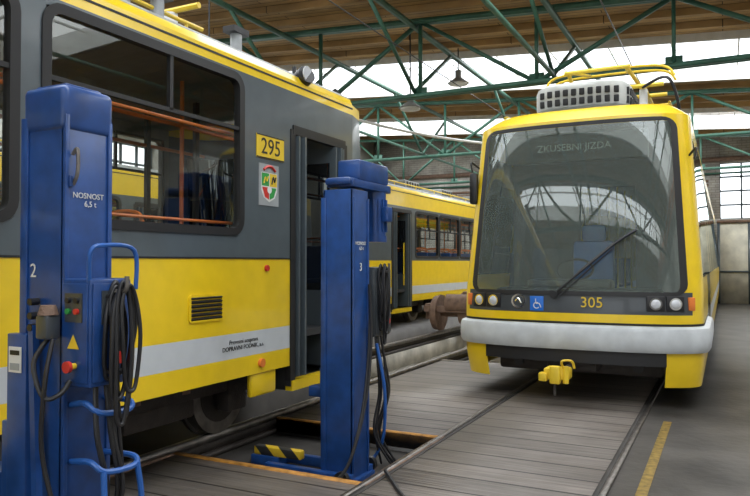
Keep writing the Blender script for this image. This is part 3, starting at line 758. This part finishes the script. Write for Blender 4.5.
# ---------------------------------------------------------------- lifting jacks
def jack(ox,oy,oz,var):
    b=B('lifting_jack_column')
    V=lambda x,y,z: Vector((ox+x,oy+y,oz+z))
    def bx(x0,x1,y0,y1,z0,z1,m,bv=0.006): b.box2(ox+x0,ox+x1,oy+y0,oy+y1,oz+z0,oz+z1,m,bevel=bv)
    a=0.125
    bx(-0.20,0.16,-0.17,0.17,0.0,0.035,BLU)
    for s in(-1,1):
        bx(-0.62,0.14,s*0.15-0.03,s*0.15+0.03,0.0,0.075,BLU)
        b.cyl(V(0.09,s*0.20,0.06),V(0.09,s*0.24,0.06),0.055,BLK,18)
    bx(a-0.02,a,-a,a,0.03,2.16,BLU); bx(-a,a,-a,-a+0.02,0.03,2.16,BLU); bx(-a,a,a-0.02,a,0.03,2.16,BLU)
    bx(-a,-a+0.02,-a,-0.07,0.03,2.16,BLU); bx(-a,-a+0.02,0.07,a,0.03,2.16,BLU)
    b.cyl(V(0,0,0.05),V(0,0,2.1),0.028,STL,12)
    bx(a,a+0.010,-a,-a+0.022,0.03,2.1,BLU,0.003); bx(a,a+0.010,a-0.022,a,0.03,2.1,BLU,0.003)
    bx(-a-0.015,-a+0.03,-a-0.010,-a,0.03,2.1,BLU,0.003)
    if var=='A':
        cz=0.42
        bx(-a-0.12,-a,-0.14,0.14,cz-0.15,cz+0.35,BLU); bx(-0.62,-a-0.05,-0.07,0.07,cz-0.04,cz+0.08,BLU)
        for s in(-1,1): b.prism([V(-a-0.1,s*0.075,cz-0.15),V(-0.6,s*0.075,cz-0.02),V(-0.6,s*0.075,cz+0.02),V(-a-0.1,s*0.075,cz+0.12)],(0,0.012,0),BLU)
        b.cyl(V(-0.58,0,cz+0.07),V(-0.58,0,cz+0.14),0.05,STL,14)
        b.box(V(0,0,2.13),(0.27,0.27,0.20),BLU,bevel=0.03,seg=4)
        bx(-0.10,0.10,-0.10,0.10,2.21,2.245,BLU,0.015)
        bx(-0.17,-0.045,-a-0.045,-a,0.0,1.16,BLU)
        b.beam(V(-0.02,-a-0.03,1.20),V(0.10,-a-0.08,0.05),0.030,BLU)
        b.tube([V(a+0.01,-0.09,1.93),V(a+0.04,-0.09,1.95),V(a+0.04,-0.09,1.85),V(a+0.015,-0.09,1.80)],0.008,STL,6)
        bx(a,a+0.02,-0.11,-0.09,1.79,1.84,BLU,0.004)
        for z in(1.30,1.24,1.19): b.cyl(V(-0.02,-a-0.01,z),V(-0.02,-a-0.05,z),0.016,BLK,10)
        b.box(V(-0.108,-a-0.05,1.05),(0.08,0.004,0.11),WST)
        b.box(V(-0.108,-a-0.053,1.08),(0.06,0.002,0.02),RUB); b.box(V(-0.108,-a-0.053,1.02),(0.06,0.002,0.03),PNEL)
        cx0,cx1,cy0,cy1,z0,z1=a,a+0.17,-0.13,0.09,0.95,1.40
    else:
        cz=0.62
        bx(-a-0.05,-a,-0.09,0.09,cz-0.12,cz+0.20,BLU); bx(-0.30,-a-0.03,-0.05,0.05,cz-0.03,cz+0.05,BLU)
        bx(-0.09,0.11,0.02,0.52,2.24,2.40,BLU,0.02); bx(-0.11,0.12,-0.10,0.54,2.18,2.24,BLU)
        b.box(V(0,-0.05,2.22),(0.22,0.18,0.06),BLU,bevel=0.025)
        my=0.42
        b.cyl(V(0.03,my,1.83),V(0.03,my,2.18),0.092,BLU,24)
        for q in range(16):
            t=2*math.pi*q/16; b.box(V(0.03+0.094*math.cos(t),my+0.094*math.sin(t),1.99),(0.02,0.006,0.26),BLU,R=Matrix.Rotation(t,3,'Z'))
        b.cyl(V(0.03,my,1.78),V(0.03,my,1.83),0.100,BLU,24)
        b.box(V(0.14,my,2.0),(0.06,0.1,0.12),BLU,bevel=0.01)
        cx0,cx1,cy0,cy1,z0,z1=-0.03,0.15,a+0.06,a+0.34,1.04,1.58
        for zz in(1.1,1.5): bx(-0.02,0.06,a-0.01,a+0.08,zz,zz+0.03,BLU)
        b.cyl(V(0.02,a+0.12,0.05),V(0.02,a+0.12,1.06),0.02,BLU,10)
        # striped safety edge on the support arm
        b.box(V(-0.62,0.02,0.11),(0.44,0.07,0.07),HAZ,bevel=0.01); bx(-0.86,-0.60,-0.03,0.20,0.0,0.075,BLU)
    CB=BLU if var=='A' else DGR
    bx(cx0,cx1,cy0,cy1,z0,z1,CB,0.012)
    bx(cx0+0.01,cx1-0.01,cy0-0.008,cy0,z0+0.02,z1-0.02,CB,0.003)
    bx(cx1,cx1+0.008,cy0+0.01,cy1-0.01,z0+0.02,z1-0.02,CB,0.003)
    ym=(cy0+cy1)/2
    b.box(V(cx1+0.01,ym,z1-0.12),(0.006,0.12,0.14),PNEL if var=='B' else DGR)
    for (dy,dz,m) in((-0.03,0.035,BLK),(0.03,0.035,CG),(-0.03,-0.01,BLK),(0.03,-0.01,RED),(0,-0.05,BLK)):
        b.cyl(V(cx1+0.012,ym+dy,z1-0.11+dz),V(cx1+0.028,ym+dy,z1-0.11+dz),0.013,m,12)
    xm=(cx0+cx1)/2
    b.box(V(xm,cy0-0.010,z1-0.12),(0.10,0.006,0.12),DGR)
    for (dx,dz,m) in((-0.025,0.03,BLK),(0.025,0.03,BLK),(-0.025,-0.015,CG),(0.025,-0.015,RED)):
        b.cyl(V(xm+dx,cy0-0.012,z1-0.12+dz),V(xm+dx,cy0-0.026,z1-0.12+dz),0.012,m,12)
    b.cyl(V(xm+0.01,cy0-0.01,z0+0.09),V(xm+0.01,cy0-0.04,z0+0.09),0.013,SIGNY,12); b.cyl(V(xm+0.01,cy0-0.04,z0+0.09),V(xm+0.01,cy0-0.055,z0+0.09),0.024,RED,16)
    b.face([V(xm-0.035,cy0-0.012,z0+0.16),V(xm+0.035,cy0-0.012,z0+0.16),V(xm,cy0-0.012,z0+0.22)],SIGNY)
    b.cyl(V(cx1+0.01,ym,z0+0.12),V(cx1+0.04,ym,z0+0.12),0.014,BLK,12); b.cyl(V(cx1+0.04,ym,z0+0.12),V(cx1+0.055,ym,z0+0.12),0.026,RED,16)
    if var=='A':
        b.box(V(cx0-0.02,cy0-0.05,1.20),(0.07,0.07,0.10),DGR,bevel=0.01); b.cyl(V(cx0-0.02,cy0-0.05,1.25),V(cx0-0.02,cy0-0.05,1.29),0.042,RST,16,r2=0.03)
        b.tube([V(cx0-0.02,cy0-0.05,1.15),V(cx0-0.04,cy0-0.1,1.05),V(cx0+0.02,cy0-0.1,0.92),V(cx0+0.07,cy0-0.06,0.93),V(cx0+0.08,cy0-0.02,0.98)],0.010,BLK,8)
        b.tube([V(cx0+0.01,cy0-0.05,1.15),V(cx0+0.03,cy0-0.1,0.98),V(cx0+0.0,cy0-0.09,0.7),V(cx0+0.06,cy0-0.06,0.4),V(cx0+0.1,cy0-0.02,0.03)],0.010,BLK,8)
        b.tube([V(cx1-0.02,cy0+0.01,z1-0.02),V(cx1+0.0,cy0+0.0,z1+0.11),V(cx1+0.01,cy0+0.06,z1+0.14),V(cx1+0.015,cy1+0.0,z1+0.12),V(cx1+0.015,cy1+0.01,z1-0.05)],0.010,BLUL,8)
        for (zz,dd) in((0.86,-0.03),(0.62,0.0)):
            b.tube([V(a,-0.08,zz),V(a+0.14+dd,-0.10,zz+0.02),V(a+0.2+dd,-0.07,zz-0.02),V(a+0.2+dd,0.08,zz-0.03),V(a+0.17+dd,0.11,zz-0.0),V(a,0.1,zz)],0.013,BLUL,8)
        b.tube([V(a+0.2,-0.08,0.60),V(a+0.22,-0.09,0.4),V(a+0.2,-0.06,0.2),V(a,-0.06,0.15)],0.013,BLUL,8)
        b.tube([V(a+0.2,0.10,0.60),V(a+0.22,0.11,0.4),V(a+0.2,0.08,0.2),V(a,0.06,0.15)],0.013,BLUL,8)
    else:
        b.tube([V(cx1,cy0+0.03,z0-0.05),V(cx1+0.06,cy0+0.05,z0-0.4),V(cx1+0.02,cy0+0.12,z0-0.75),V(cx1-0.05,cy0+0.15,0.12),V(cx1-0.1,cy0+0.1,0.05)],0.013,BLUL,8)
        b.tube([V(a+0.02,a-0.02,1.45),V(a+0.05,a-0.05,1.0),V(a+0.06,-0.05,0.55),V(a+0.02,-0.25,0.15),V(0.0,-0.36,0.03)],0.012,BLK,8)
        b.tube([V(a+0.02,a-0.0,1.40),V(a+0.04,a-0.08,0.9),V(a+0.05,-0.1,0.45),V(a+0.0,-0.28,0.1),V(-0.1,-0.38,0.02)],0.010,BLK,8)
    rnd=random.Random(7 if var=='A' else 11)
    if var=='A':
        hx,hy,hz=cx1+0.012,cy0+0.10,z1-0.02; nl=9; ws=(0.035,0.065); Ls=(0.35,0.70)
    else:
        hx,hy,hz=cx1+0.012,cy0+0.05,z1+0.0; nl=7; ws=(0.03,0.055); Ls=(0.35,0.6)
    b.tube([V(cx1,hy,hz-0.03),V(cx1+0.09,hy,hz-0.03),V(cx1+0.1,hy,hz+0.03)],0.01,STL,6)
    for i in range(nl):
        w=rnd.uniform(*ws); L=rnd.uniform(*Ls); x=hx+i*0.009
        cyy=hy+rnd.uniform(-0.02,0.04); tl=rnd.uniform(-0.03,0.03)
        b.tube([V(x,cyy,hz+rnd.uniform(-0.02,0.03)),V(x,cyy-w*0.8,hz-0.08),V(x+0.01,cyy-w+tl*.5,hz-L*0.5),V(x,cyy-w*0.6+tl,hz-L*0.92),V(x,cyy+tl,hz-L),V(x,cyy+w*0.6+tl,hz-L*0.92),V(x+0.01,cyy+w+tl*.5,hz-L*0.5),V(x,cyy+w*0.8,hz-0.07)],0.0090,BLK,8,closed=True)
    for i in range(6):
        dy=rnd.uniform(-0.07,0.05)
        b.tube([V(cx1-0.03,ym+dy,z0),V(cx1+0.0,ym+dy*1.3,z0-0.2),V(cx1+0.02+rnd.uniform(-.05,.03),ym+dy+0.03,z0-0.45),V(cx1-0.04,ym+dy,max(z0-0.75,0.1)),V(cx1+rnd.uniform(-0.05,.08),ym+dy+0.1,0.02)],0.0095,BLK,8)
    o=b.done()
    if var=='A':
        text('number','2',(ox-0.06,oy-a-0.003,oz+1.43),0.085,WST,'-Y',o)
        text('label','NOSNOST\n  6,5 t',(ox+a+0.003,oy+0.0,oz+1.74),0.035,WST,'X',o)
    else:
        text('number','3',(ox+a+0.003,oy-0.0,oz+1.58),0.085,WST,'X',o)
        text('label','NOSNOST\n  6,5 t',(ox+a+0.003,oy+0.0,oz+1.74),0.036,WST,'X',o)
    return o
jack(-2.62,2.13,0.0,'A')
jack(-2.56,4.56,-0.15,'B')
b=B('power_cable')
b.tube([(-2.10,4.3,0.03),(-1.9,4.05,0.016),(-1.7,3.75,0.016),(-1.75,3.3,0.016),(-2.0,2.9,0.016),(-2.08,2.5,0.016)],0.014,BLK,8)
b.done()

# ---------------------------------------------------------------- world + camera
w=bpy.data.worlds.new('World'); S.world=w; w.use_nodes=True; nt=w.node_tree; bg=nt.nodes['Background']
bg.inputs['Color'].default_value=(0.90,0.95,1.0,1); bg.inputs['Strength'].default_value=2.2
cam=bpy.data.cameras.new('camera'); co=bpy.data.objects.new('camera',cam); S.collection.objects.link(co); S.camera=co
cam.sensor_width=36; cam.lens=690/750*36; cam.clip_start=0.05
co.location=(0,0,1.47); co.rotation_euler=(math.radians(91.16),0,math.radians(26.9))
